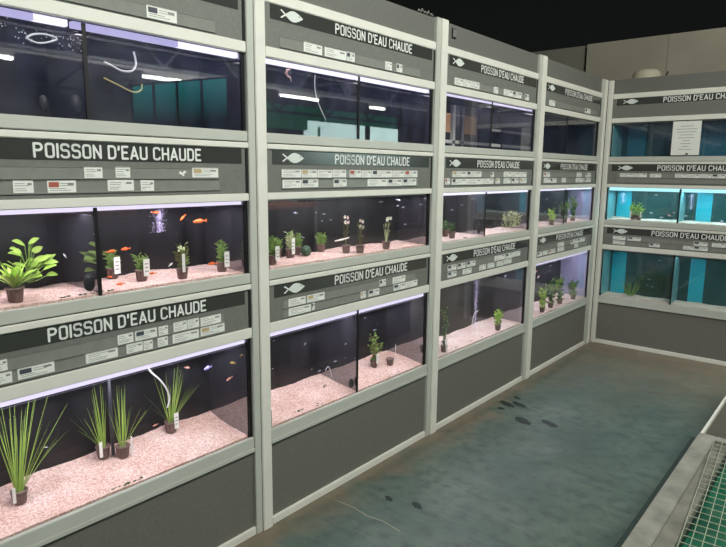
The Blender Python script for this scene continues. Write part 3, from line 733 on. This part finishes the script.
    # white plant tags
    if t in ('val', 'tag', 'pale', 'bush', 'dk', 'stick', 'tall', 'kp') and not (t == 'bush' and k != 'B3') and not (t == 'tall' and False):
        tb = MB()
        if t == 'val': x, w_, h0, h1 = {.353: (-.026,.010,.02,.075), .681: (-.022,.012,.018,.08), .737: (.022,.006,.0,.085), .979: (.008,.020,.022,.09)}[u]
        elif t == 'stick': x, w_, h0, h1 = .012, .004, .02, Hh
        elif t == 'tall': x, w_, h0, h1 = -.012, .014, .0, .10
        elif t == 'bush': x, w_, h0, h1 = -.004, .022, .03, .085
        elif t == 'kp': x, w_, h0, h1 = (-.02 if u < .26 else .02), .014, .02, .075
        else: x, w_, h0, h1 = {'tag': (.004,.024,.022,.085), 'pale': (-.006,.020,.02,.095), 'dk': (-.010,.012,.03,.10)}[t]
        yf = max(-.030, -(v-.034)); tb.box(x-w_/2, x+w_/2, yf, yf+.0015, h0, h1, M_PTAG)
        if w_ > .015:
            for q in range(3): tb.box(x-w_*.3, x+w_*.3, yf-.0004, yf, h0+(h1-h0)*(.25+.22*q), h0+(h1-h0)*(.31+.22*q), M_PRINT)
        tb.build('plant_tag', root)

# ------------------------------------------------------------------ pipes, hoses, discs, bubbles
def place(o, bay, rz=None):
    o.location = BAY[bay][0]; o.rotation_euler = (0,0,BAY[bay][1] if rz is None else rz); return o
def disc(k, u, z, r, lab):
    b = MB(); seg = 18
    pr = [(0.0005,-.012),(r*.55,-.012),(r,-.007),(r,.002),(r*.75,.006),(.0005,.006)]
    b.lathe(pr, M_DISC, seg=seg)
    for v_ in b.bm.verts: v_.co = Vector((v_.co.x*.62, v_.co.z, v_.co.y))
    o = b.build('filter_disc'); o.location = W(k[0], u, .040, z); o.rotation_euler = (0,0,BAY[k[0]][1]); tag(o, lab, 'filter disc', 'black discs on the tank dividers')
disc('B3', .585, .492+.02, .026, 'black round filter disc by the divider of the bottom aquarium, second bay')
disc('A2', .578, 1.226, .030, 'black round filter disc by the divider of the middle aquarium, nearest bay')
disc('C2', .515, 1.235, .034, 'black round filter disc by the divider of the middle aquarium, third bay')
disc('A1', .575, 1.80, .030, 'black round disc beside the divider of the top aquarium, nearest bay')
disc('A1', .475, 1.795, .024, 'black round disc left of the divider one in the top aquarium, nearest bay')
b = MB(); b.tube([(.705,.2,.512),(.705,.2,.875)], .0065, M_PIPE, 12); tag(place(b.build('air_pipe'), 'A'), 'upright grey pipe among the grassy plants, bottom aquarium of the nearest bay', 'pipe')
def hose(bay, pts, r, m, name, lab, cat='hose'):
    P = [Vector(p) for p in pts]; out = []
    for i in range(len(P)-1):
        p0, p1, p2, p3 = P[max(i-1,0)], P[i], P[i+1], P[min(i+2,len(P)-1)]
        for j in range(8):
            t = j/8; out.append(.5*((2*p1)+(-p0+p2)*t+(2*p0-5*p1+4*p2-p3)*t*t+(-p0+3*p1-3*p2+p3)*t**3))
    out.append(P[-1]); b = MB(); b.tube(out, r, m, 8); tag(place(b.build(name), bay), lab, cat)
hose('A', [(.698,.08,1.951),(.725,.08,1.942),(.76,.08,1.93),(.797,.08,1.935),(.813,.08,1.96),(.807,.08,2.0)], .0035, M_TUBE, 'hose', 'white looped air hose right of the divider, top aquarium of the nearest bay')
hose('A', [(.705,.1,1.902),(.754,.1,1.885),(.808,.1,1.867),(.839,.1,1.877),(.844,.1,1.898)], .0025, M_TUBEY, 'hose', 'yellowish thin air hose in the top aquarium of the nearest bay')
hose('A', [(.448,.06,1.983),(.469,.06,1.997),(.504,.06,2.003),(.539,.06,1.997),(.517,.06,1.983),(.481,.06,1.974),(.448,.06,1.983)], .003, M_TUBE, 'feeding_ring', 'oval white feeding ring floating in the top aquarium of the nearest bay', 'feeding ring')
hose('A', [(.818,.11,.86),(.826,.11,.837),(.863,.11,.795),(.891,.11,.75),(.902,.11,.706),(.891,.11,.671)], .0032, M_TUBE, 'hose', 'white curved hose hanging over the grassy plant, bottom aquarium of the nearest bay')
hose('B', [(.336,.05,2.025),(.335,.05,1.969),(.354,.05,1.909),(.407,.05,1.833)], .0022, M_TUBE, 'hose', 'thin white curved hose in the top aquarium of the second bay')
hose('C', [(.60,.08,.655),(.57,.08,.63),(.555,.08,.59),(.545,.08,.56)], .0018, M_TUBE, 'hose', 'short bent white hose left of the bubbles, bottom aquarium of the third bay')
hose('B', [(.455,.10,.60),(.475,.10,.615),(.495,.10,.585),(.50,.10,.55)], .0018, M_TUBE, 'hose', 'small bent hose near the divider, bottom aquarium of the second bay')
def bubbles(k, u, v, z0, z1, r, n, lab):
    b = MB(); rnd = random.Random(lab)
    for i in range(n):
        t = rnd.random(); a = rnd.uniform(0, 6.28); rr = abs(rnd.gauss(0, .5))*r*((.35+.65*t) if k == 'C3' else 1)
        b.ball((u+math.cos(a)*rr, v+math.sin(a)*rr*.5, z0+(z1-z0)*t), rnd.uniform(.0008,.0017), M_BUB)
    o = place(b.build('bubble_column'), k[0]); tag(o, lab, 'bubbles', None, 'stuff')
bubbles('C3', .755, .17, .475, .870, .050, 700, 'rising column of air bubbles in the bottom aquarium of the third bay')
bubbles('A2', .925, .16, 1.36, 1.450, .034, 330, 'cloud of lilac bubbles under the water surface, middle aquarium of the nearest bay')
bubbles('K2', .69, .12, 1.30, 1.43, .025, 260, 'cloud of white bubbles beside the divider of the cyan lit aquarium')
bubbles('K2', .12, .12, 1.33, 1.43, .03, 240, 'cloud of white bubbles at the left end of the cyan lit aquarium')
b = MB(); rnd = random.Random(4)
for i in range(90):
    u = rnd.uniform(.27, .60); b.ball((u, .0274, 2.024-abs(rnd.gauss(0,.022))-(.02 if u > .4 else 0)), rnd.uniform(.0010,.0024), M_TUBE)
tag(place(b.build('droplets'), 'A'), 'scatter of white bubbles inside the glass under the light, top aquarium of the nearest bay', 'bubbles', None, 'stuff')

# pale decorations in the middle aquarium of the second bay
b = MB(); b.tube([(.503,.08,1.259),(.56,.08,1.262),(.609,.08,1.268)], [.003,.005,.003], M_PETAL, 8); tag(place(b.build('air_stick'), 'B'), 'short white stick floating level between plants, middle aquarium of the second bay', 'stick')
# pink curled sticker on the glass of the top aquarium, second bay
b = MB(); pts = [(.150,.016,2.022),(.132,.016,2.018),(.126,.016,2.004),(.136,.016,1.992),(.150,.016,1.990),(.156,.016,1.972)]
b.tube(pts, [.003,.005,.006,.005,.004,.002], M_PETALP, 6, flat=1); tag(place(b.build('glass_sticker'), 'B'), 'pink and white curled sticker at the top left of the top glass, second bay', 'sticker')
# paper behind the top aquarium of the third bay
M_ORANGE = mat('tan_paper', (205,160,115), .7, emis=(205,150,100), estr=.12)  # faint emission paints the warm light onto the sheet
b = MB(); b.box(.325, .50, .275, .277, 1.862, 1.985, M_ORANGE)
for q in range(5): b.box(.345, .345+.06+.015*q % .09, .2745, .275, 1.885+q*.018, 1.888+q*.018, M_LOLIVE)
tag(place(b.build('paper_sheet'), 'C'), 'tan paper sheet standing at the back of the top aquarium, third bay', 'paper')
b = MB(); b.box(.02, 1.20, .262, .284, 1.79, 1.812, M_ALU2); b.box(.515, .545, .262, .284, 1.76, 2.04, M_ALU2); b.box(.6, 1.2, .262, .284, 1.90, 1.917, M_ALU2)
tag(place(b.build('metal_frame'), 'C'), 'aluminium bars of a frame behind the top aquarium, third bay', 'frame')
# paper notice on back wall rack
b = MB(); b.box(.517, .735, -.004, -.0028, 1.762, 2.043, M_CARD)
for q in range(9):
    zz = 2.0-.024*q; ww = (.05, .08, .07, .05, .06, .03, .04, .025, .05)[q]
    b.box(.626-ww, .626+ww, -.0046, -.004, zz, zz+.004, M_PRINT)
b.box(.632, .652, -.0046, -.004, 1.765, 1.778, M_DARKGAP)
tag(place(b.build('paper_notice'), 'K'), 'white printed paper notice taped over the top tank of the end bay', 'notice')
# upturned basin on top of the end rack
b = MB(); b.lathe([(.130,0),(.132,.012),(.118,.02),(.112,.055),(.085,.080),(.03,.088),(.0005,.089)], mat('basin_beige', (172,168,148), .5), seg=32)
o = b.build('plastic_bowl'); o.location = (.27, 5.93, 2.431); tag(o, 'beige upturned bowl on top of the rack at the end of the aisle', 'bowl')
b = MB(); b.tube([(0,0,0),(0,0,.02),(.012,0,.05)], .008, M_DISC, 8); b.box(-.012,.012,-.012,.012,0,.012,M_DISC)
o = b.build('cable_end'); o.location = (.44, 5.90, 2.431); tag(o, 'short dark cable stub on the rack top right of the beige bowl', 'cable')
b = MB()
for q in range(5): b.tube([(q*.03,0,0),(q*.03+.008,0,.012+.008*(q%2)),(q*.03+.03,0,.004)], .004, M_TRAIL, 6)
o = b.build('cable_clips'); o.location = (-.02, 2.78, 2.437); o.rotation_euler = (0,0,PI/2); tag(o, 'small grey cable clips on the rack top edge by the second upright', 'cable')

# ------------------------------------------------------------------ the room
def struct(o): o['kind'] = 'structure'; return o
def floor_mat():
    m = bpy.data.materials.new('painted_floor'); m.use_nodes = True; nt = m.node_tree; bs = nt.nodes['Principled BSDF']
    g = nt.nodes.new('ShaderNodeNewGeometry'); sp = nt.nodes.new('ShaderNodeSeparateXYZ'); nt.links.new(g.outputs['Position'], sp.inputs[0])
    def noise(sc, det=5, vec=None):
        n = nt.nodes.new('ShaderNodeTexNoise'); n.inputs['Scale'].default_value = sc; n.inputs['Detail'].default_value = det
        nt.links.new(vec or g.outputs['Position'], n.inputs['Vector']); return n.outputs['Fac']
    def mix(f, a, b_, fac=None):
        x = nt.nodes.new('ShaderNodeMix'); x.data_type = 'RGBA'
        if f is not None: nt.links.new(f, x.inputs['Factor'])
        else: x.inputs['Factor'].default_value = fac
        for s_, v in (('A', a), ('B', b_)):
            if isinstance(v, tuple): x.inputs[s_].default_value = v
            else: nt.links.new(v, x.inputs[s_])
        return x.outputs['Result']
    def ramp(src, p0, p1):
        r = nt.nodes.new('ShaderNodeMapRange'); r.inputs['From Min'].default_value = p0; r.inputs['From Max'].default_value = p1; nt.links.new(src, r.inputs['Value']); return r.outputs[0]
    def math_(op, a, b_):
        x = nt.nodes.new('ShaderNodeMath'); x.operation = op; x.use_clamp = False
        for i, v in enumerate((a, b_)):
            if isinstance(v, (int, float)): x.inputs[i].default_value = v
            else: nt.links.new(v, x.inputs[i])
        return x.outputs[0]
    base = mix(ramp(noise(2.2), .35, .65), lin((74,92,84)), lin((94,110,98)))
    base = mix(ramp(noise(14, 8), .45, .7), base, lin((66,80,76)))
    sx = nt.nodes.new('ShaderNodeMapping'); sx.inputs['Scale'].default_value = (5,40,1); sx.inputs['Rotation'].default_value = (0,0,.8); nt.links.new(g.outputs['Position'], sx.inputs['Vector'])
    sc = mix(ramp(noise(1, 6, sx.outputs[0]), .55, 1.1), base, lin((112,126,116)))
    # worn brown concrete along the racks and toward the far corner
    nz = math_('MULTIPLY', math_('SUBTRACT', noise(3.5), .5), .55)
    dx = ramp(math_('ADD', sp.outputs['X'], nz), .22, .02)
    dy = ramp(math_('ADD', sp.outputs['Y'], math_('MULTIPLY', nz, 2.5)), 4.1, 5.7)
    wear = math_('MAXIMUM', dx, dy)
    wr = nt.nodes.new('ShaderNodeMath'); wr.operation = 'MULTIPLY'; wr.use_clamp = True; nt.links.new(wear, wr.inputs[0]); wr.inputs[1].default_value = .85
    brown = mix(ramp(noise(9), .35, .65), lin((128,110,92)), lin((112,106,88)))
    col = mix(wr.outputs[0], sc, brown)
    nt.links.new(col, bs.inputs['Base Color'])
    rr = nt.nodes.new('ShaderNodeMapRange'); rr.inputs['From Min'].default_value = .3; rr.inputs['From Max'].default_value = .7; rr.inputs['To Min'].default_value = .32; rr.inputs['To Max'].default_value = .55
    nt.links.new(noise(4), rr.inputs['Value']); nt.links.new(rr.outputs[0], bs.inputs['Roughness'])
    bp = nt.nodes.new('ShaderNodeBump'); bp.inputs['Strength'].default_value = .14; bp.inputs['Distance'].default_value = .01; nt.links.new(noise(40, 6), bp.inputs['Height']); nt.links.new(bp.outputs[0], bs.inputs['Normal'])
    return m
M_FLOOR = floor_mat()
M_CONC = mat('wall_concrete', (150,146,130), .8, noise=(2.5,.35,(132,128,114)))
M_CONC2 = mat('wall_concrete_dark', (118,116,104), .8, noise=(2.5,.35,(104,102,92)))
M_BLACK = mat('ceiling_black', (9,9,10), .9)
b = MB(); b.box(-1.2, 16, -6, 16, -.08, 0, M_FLOOR); struct(b.build('floor'))
b = MB(); b.box(-14, 16, -6, 16, 4.6, 4.7, M_BLACK); struct(b.build('ceiling'))
b = MB(); b.box(-.62, -.55, -6, 6.30, 0, 2.42, M_CONC2); struct(b.build('wall_left'))
b = MB(); b.box(-2.4, -.455, 6.33, 6.45, 0, 2.868, M_CONC2); b.box(-.42, .327, 6.30, 6.45, 0, 2.872, M_CONC); b.box(.331, 1.75, 6.30, 6.45, 0, 2.872, M_CONC); b.box(-.455,-.42,6.38,6.45,0,2.86,M_BLACK)
b.box(.327,.331,6.305,6.45,0,2.87,M_CONC2)
struct(b.build('wall_back'))
# floor seam, stains
b = MB()
P = [(.07,2.041),(.19,2.05),(.28,2.035),(.36,2.05),(.47,2.037)]
for (x0,y0),(x1,y1) in zip(P[:-1], P[1:]): b.quad([(x0,y0-.0022,.0008),(x1,y1-.0022,.0008),(x1,y1+.0022,.0008),(x0,y0+.0022,.0008)], mat('seam_pale', (165,160,135), .8))
o = b.build('trim_1'); struct(o)
M_WET = mat('wet_stain', (34,46,44), .5)
for i, (x, y, r, e) in enumerate([(.133,3.758,.045,1.6),(.14,3.656,.030,1),(.21,3.802,.040,2),(.138,3.91,.025,1.5),(.348,3.557,.055,1.5),(.495,3.628,.045,1.6),(.405,2.265,.030,1.2),(.264,2.225,.022,1.6)]):
    b = MB(); rnd = random.Random(i); n = 22; pts = []
    for j in range(n):
        a = 2*PI*j/n; rr = r*(.75+.35*rnd.random()); pts.append((math.cos(a)*rr*e, math.sin(a)*rr*.7, 0))
    b.quad(pts, M_WET); o = b.build('wet_patch'); o.location = (x, y, .0012); o.rotation_euler = (0,0,-.4)
    tag(o, 'dark wet patch on the floor, ' + ['largest at left of the far group','small one at the left end of the far group','long one behind the others of the far group','farthest and smallest of the far group','middle one in front of the far group','rightmost of the far group','single dark one in front of the second bay','faint one left of the single dark spot'][i], 'wet patch', 'wet patches on the floor')

# ------------------------------------------------------------------ pond with wire mesh on the right
M_RIM = mat('pond_rim', (158,158,148), .6, noise=(9,.2,(118,118,110)))
M_RIM2 = mat('pond_ledge', (136,136,124), .6, noise=(11,.2,(100,100,92)))
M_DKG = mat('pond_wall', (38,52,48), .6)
M_PWAT = mat('pond_water', (44,128,96), .06, noise=(3,.2,(18,62,50)))
M_WIRE = mat('mesh_wire', (176,182,160), .4)
PX0, PX1, PY0, PY1, PZ = 1.455, 3.05, .45, 2.968, .45
t = empty('fish_pond', (PX0, PY0, 0)); tag(t, 'raised pond with a wide grey rim and green water at the lower right', 'pond')
lx, ly = PX1-PX0, PY1-PY0
b = MB(); b.box(-.028, 0.0, 0, ly, 0, PZ-.03, M_DKG); b.box(lx-.03, lx, 0, ly, 0, PZ-.02, M_DKG); b.box(0, lx-.03, 0, .02, 0, PZ-.02, M_DKG); b.box(0, lx-.03, ly-.02, ly, 0, PZ-.02, M_DKG); b.box(0,lx-.03,.02,ly-.02,.0,.05,M_DKG); b.build('pond_wall', t)  # aisle side juts past the rim as a dark strip for the floor shadow
b = MB(); rw = .070
b.box(0, rw, 0, ly, PZ-.03, PZ, M_RIM, .003); b.box(rw, lx, ly-.05, ly, PZ-.03, PZ, M_RIM, .003); b.box(rw, lx, 0, .06, PZ-.03, PZ, M_RIM, .003); b.box(lx-.06, lx, .06, ly-.05, PZ-.03, PZ, M_RIM, .003); b.build('rim', t)
b = MB(); b.box(rw, rw+.055, .06, ly-.05, PZ-.045, PZ-.012, M_RIM2, .002); b.box(rw+.055, lx-.06, ly-.075, ly-.05, PZ-.045, PZ-.012, M_RIM2, .002); b.build('inner_ledge', t)
b = MB(); b.box(rw+.055, lx-.06, .06, ly-.075, PZ-.13, PZ-.075, M_PWAT); b.build('water', t)
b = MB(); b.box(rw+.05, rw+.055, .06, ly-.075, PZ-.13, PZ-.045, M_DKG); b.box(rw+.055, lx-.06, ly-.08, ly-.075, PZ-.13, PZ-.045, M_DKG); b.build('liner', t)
b = MB(); x = rw+.012; zz = PZ+.0025
while x < 1.0: b.box(x-.0010, x+.0010, .05, ly-.045, zz, zz+.0026, M_WIRE); x += .031
y = ly-.052
while y > .7: b.box(rw+.012, 1.0, y-.0010, y+.0010, zz+.0016, zz+.0042, M_WIRE); y -= .046
o = b.build('wire_mesh_cover')
for q in o.data.vertices: q.co.x -= rw; q.co.y -= ly-.045
o.location = (PX0+rw-.012, PY0+ly-.055, 0); o.rotation_euler = (0,0,math.radians(4.0)); tag(o, 'pale welded wire mesh lying over the green pond', 'wire mesh')
# second basin behind
M_BRN = mat('basin_brown', (98,90,76), .35, noise=(5,.35,(72,68,58)))
t = empty('covered_basin', (PX0, 2.985, 0)); tag(t, 'low basin with brown murky top and thin aluminium edge beyond the pond', 'basin')
MB().box(.004, 1.6, 0.002, 1.9, 0, .405, M_DKG).build('basin_wall', t)
b = MB(); b.box(-.004, .008, 0, 1.9, .38, .43, M_ALU, .001); b.build('edge_strip', t)
b = MB(); b.box(.008, 1.6, .002, 1.9, .405, .412, M_BRN); b.build('cover', t)
b = MB(); b.box(0, .10, 0, .06, 0, .003, M_CARD); o = b.build('paper_slip'); o.location = (1.62, 3.14, .4125); o.rotation_euler = (0,0,.3); tag(o, 'white slip lying on the brown basin at the right edge', 'paper')

# ------------------------------------------------------------------ the other side of the shop (seen as reflections in the glass)
M_TUBEL = emis('fluorescent', (245,250,240), 26)
M_HOUS = mat('lamp_housing', (200,200,195), .5, emis=(180,185,180), estr=.5)  # weak emission stands in for light falling on housings and track
b = MB(); b.box(6.74, 6.80, -2, 15, 3.085, 3.12, M_HOUS); tag(b.build('lighting_track'), 'long grey lighting track hanging over the next aisle, mirrored in the glass', 'lighting track')
for y0, y1, w_ in ((1.6,3.38,'first'), (5.22,6.14,'second'), (8.03,9.05,'third'), (10.7,11.2,'fourth')):
    t = empty('ceiling_light', (6.77, (y0+y1)/2, 3.0)); tag(t, 'long fluorescent ceiling light, %s along the track from the camera, mirrored in the top tanks' % w_, 'ceiling light', 'fluorescent lights on the track')
    h = (y1-y0)/2
    b = MB(); b.tube([(0,-h,0),(0,h,0)], .028, M_TUBEL, 10); b.build('lamp_tube', t)
    b = MB(); b.box(-.05,.05,-h,h,.032,.085,M_HOUS); b.box(-.02,.02,-h,-h+.03,-.01,.033,M_HOUS); b.box(-.02,.02,h-.03,h,-.01,.033,M_HOUS); b.build('lamp_housing', t)
M_WIN = emis('window_daylight', (205,238,232), 8)
M_GRN = mat('green_beam', (25,90,60), .5, emis=(20,95,60), estr=3)  # beam glows by its own emission so it shows in the reflections
M_PILL = mat('dark_pillar', (40,42,46), .7)
b = MB(); b.box(8.0, 8.05, 9.9, 13.4, 1.80, 2.72, M_WIN); struct(b.build('window_1'))
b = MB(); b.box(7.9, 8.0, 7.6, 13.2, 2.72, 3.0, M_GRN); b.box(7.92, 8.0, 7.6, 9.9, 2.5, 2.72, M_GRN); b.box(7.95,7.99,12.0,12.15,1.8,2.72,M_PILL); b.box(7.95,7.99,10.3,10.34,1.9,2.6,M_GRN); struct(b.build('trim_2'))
M_BEAM = mat('truss_grey', (150,156,156), .5)
for nm_, xx, z0_, z1_, mm_ in (('lower', 7.0, 3.18, 3.95, M_BEAM), ('rear', 7.6, 2.78, 3.35, M_PILL)):
    b = MB(); b.box(xx, xx+.06, 2, 14, z1_, z1_+.06, mm_); b.box(xx, xx+.06, 2, 14, z0_, z0_+.05, mm_)
    for q in range(16):
        y0 = 2+q*.75; ya, yb = (y0, y0+.75) if q % 2 else (y0+.75, y0)
        b.tube([(xx+.03, ya, z0_+.03), (xx+.03, yb, z1_+.03)], .022, mm_, 6)
    tag(b.build('roof_truss'), '%s zigzag steel truss above the next aisle, mirrored in the top tanks' % ('pale' if nm_ == 'lower' else 'dark'), 'truss')
# things on the far side of the next aisle
M_BROWN = mat('counter_brown', (150,92,70), .5); M_GR1 = mat('goods_grey', (150,155,155), .6); M_GR2 = mat('goods_pale', (215,215,210), .6); M_GR3 = mat('goods_green', (90,150,130), .6)
t = empty('counter', (5.0, 2.9, 0)); tag(t, 'brown topped shop counter in the next aisle, mirrored in the middle tanks', 'counter')
MB().box(0,.6,0,4.2,0,1.02,M_PILL).build('counter_body', t); MB().box(-.05,.65,-.05,4.25,1.02,1.09,M_BROWN,.005).build('counter_top', t)
t = empty('goods_shelf', (6.2, 6.0, 0)); tag(t, 'open metal shelf unit beyond the counter, mirrored in the middle tanks', 'shelf')
b = MB(); b.box(0,.04,0,.04,0,1.75,M_GR1); b.build('shelf_post', t); b = MB(); b.box(0,.04,2.4,2.44,0,1.75,M_GR1); b.build('shelf_post', t)
for q in range(5): MB().box(0,.5,.04,2.4,.3+.33*q,.33+.33*q,M_GR1).build('shelf_board', t)
MB().box(.48,.5,.04,2.4,.33,1.75,M_PILL).build('back_board', t)
rnd = random.Random(8); n_ = 0
for q in range(2,5):
    yy = .1
    while yy < 2.2:
        wd = rnd.uniform(.12,.3); hh = rnd.uniform(.12,.26); mm = rnd.choice([M_GR1,M_GR2,M_GR3,M_BROWN,M_PILL])
        o = MB().box(0,.3,0,wd,0,hh,mm,.006).build('goods_box'); o.location = (6.23, 6.0+yy, .3305+.33*q); yy += wd+rnd.uniform(.02,.12); n_ += 1
        tag(o, 'cardboard goods box on the mirrored metal shelf unit beyond the counter', 'box', 'goods boxes on the mirrored shelf')
for q, (yy, zz) in enumerate(((5.6,1.98),(6.1,1.98),(6.9,2.0))):
    b = MB(); b.box(-.004,0,0,.28,0,.26,M_GR2); b.box(-.006,-.004,.05,.23,.05,.2,M_GR1); o = b.build('wall_poster'); o.location = (7.88, yy+1.5, zz-.5)
    tag(o, 'white framed poster on the far wall, %s of three, mirrored in the middle tanks' % ORD[q], 'poster', 'posters on the far wall')
b = MB(); b.box(8.06, 8.2, -6, 16, 0, 4.6, mat('far_wall', (120,126,122), .8, noise=(1.3,.10,(24,28,30)))); struct(b.build('wall_right'))
t = empty('display_rack', (3.16, 4.02, 0), -.17); tag(t, 'tall dark rack with turquoise lit tanks in the next aisle, mirrored in the top tank', 'rack')
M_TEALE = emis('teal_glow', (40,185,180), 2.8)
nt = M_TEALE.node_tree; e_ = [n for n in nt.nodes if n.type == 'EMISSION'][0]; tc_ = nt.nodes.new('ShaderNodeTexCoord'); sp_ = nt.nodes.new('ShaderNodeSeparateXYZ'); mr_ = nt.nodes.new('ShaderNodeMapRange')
nt.links.new(tc_.outputs['Generated'], sp_.inputs[0]); nt.links.new(sp_.outputs['Z'], mr_.inputs['Value']); mr_.inputs['From Min'].default_value = .25; mr_.inputs['To Max'].default_value = 3.0; mr_.inputs['To Min'].default_value = .1  # light from above is put into the glow, fading toward the bottom
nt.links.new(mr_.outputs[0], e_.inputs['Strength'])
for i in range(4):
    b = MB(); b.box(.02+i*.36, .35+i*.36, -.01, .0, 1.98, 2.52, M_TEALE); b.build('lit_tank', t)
MB().box(0, 1.46, 0, .5, 0, 2.54, M_PILL).build('rack_body', t)
b = MB()
for i in range(5): b.box(i*.36, .02+i*.36, -.02, 0, 0, 2.54, M_PILL)
b.build('rack_frame', t)

# ------------------------------------------------------------------ light of the room
def area(name, loc, target, sx, sy, e, col=(1,1,1)):
    ld = bpy.data.lights.new(name, 'AREA'); ld.shape = 'RECTANGLE'; ld.size = sx; ld.size_y = sy; ld.energy = e; ld.color = col
    o = bpy.data.objects.new(name, ld); COL.objects.link(o); o.location = loc
    o.rotation_euler = (Vector(target)-Vector(loc)).to_track_quat('-Z', 'Y').to_euler(); return o
area('shop_light', (3.0, 1.4, 4.3), (0, 2.2, 1.2), 2.4, 1.4, 225, (.99,1.0,.935))
area('shop_light_far', (2.6, 4.4, 4.3), (0, 6.2, 1.5), 1.6, 1.0, 40, (1,.97,.88))
area('next_aisle_fill', (4.2, 6.0, 4.4), (7.5, 7.5, 1.2), 2.5, 3.0, 1000, (.97,1,.97))  # added fill, brightens the far wall and goods for the reflections
w = bpy.data.worlds.new('world'); S.world = w; w.use_nodes = True
w.node_tree.nodes['Background'].inputs['Color'].default_value = (.75,.85,.82,1); w.node_tree.nodes['Background'].inputs['Strength'].default_value = .14
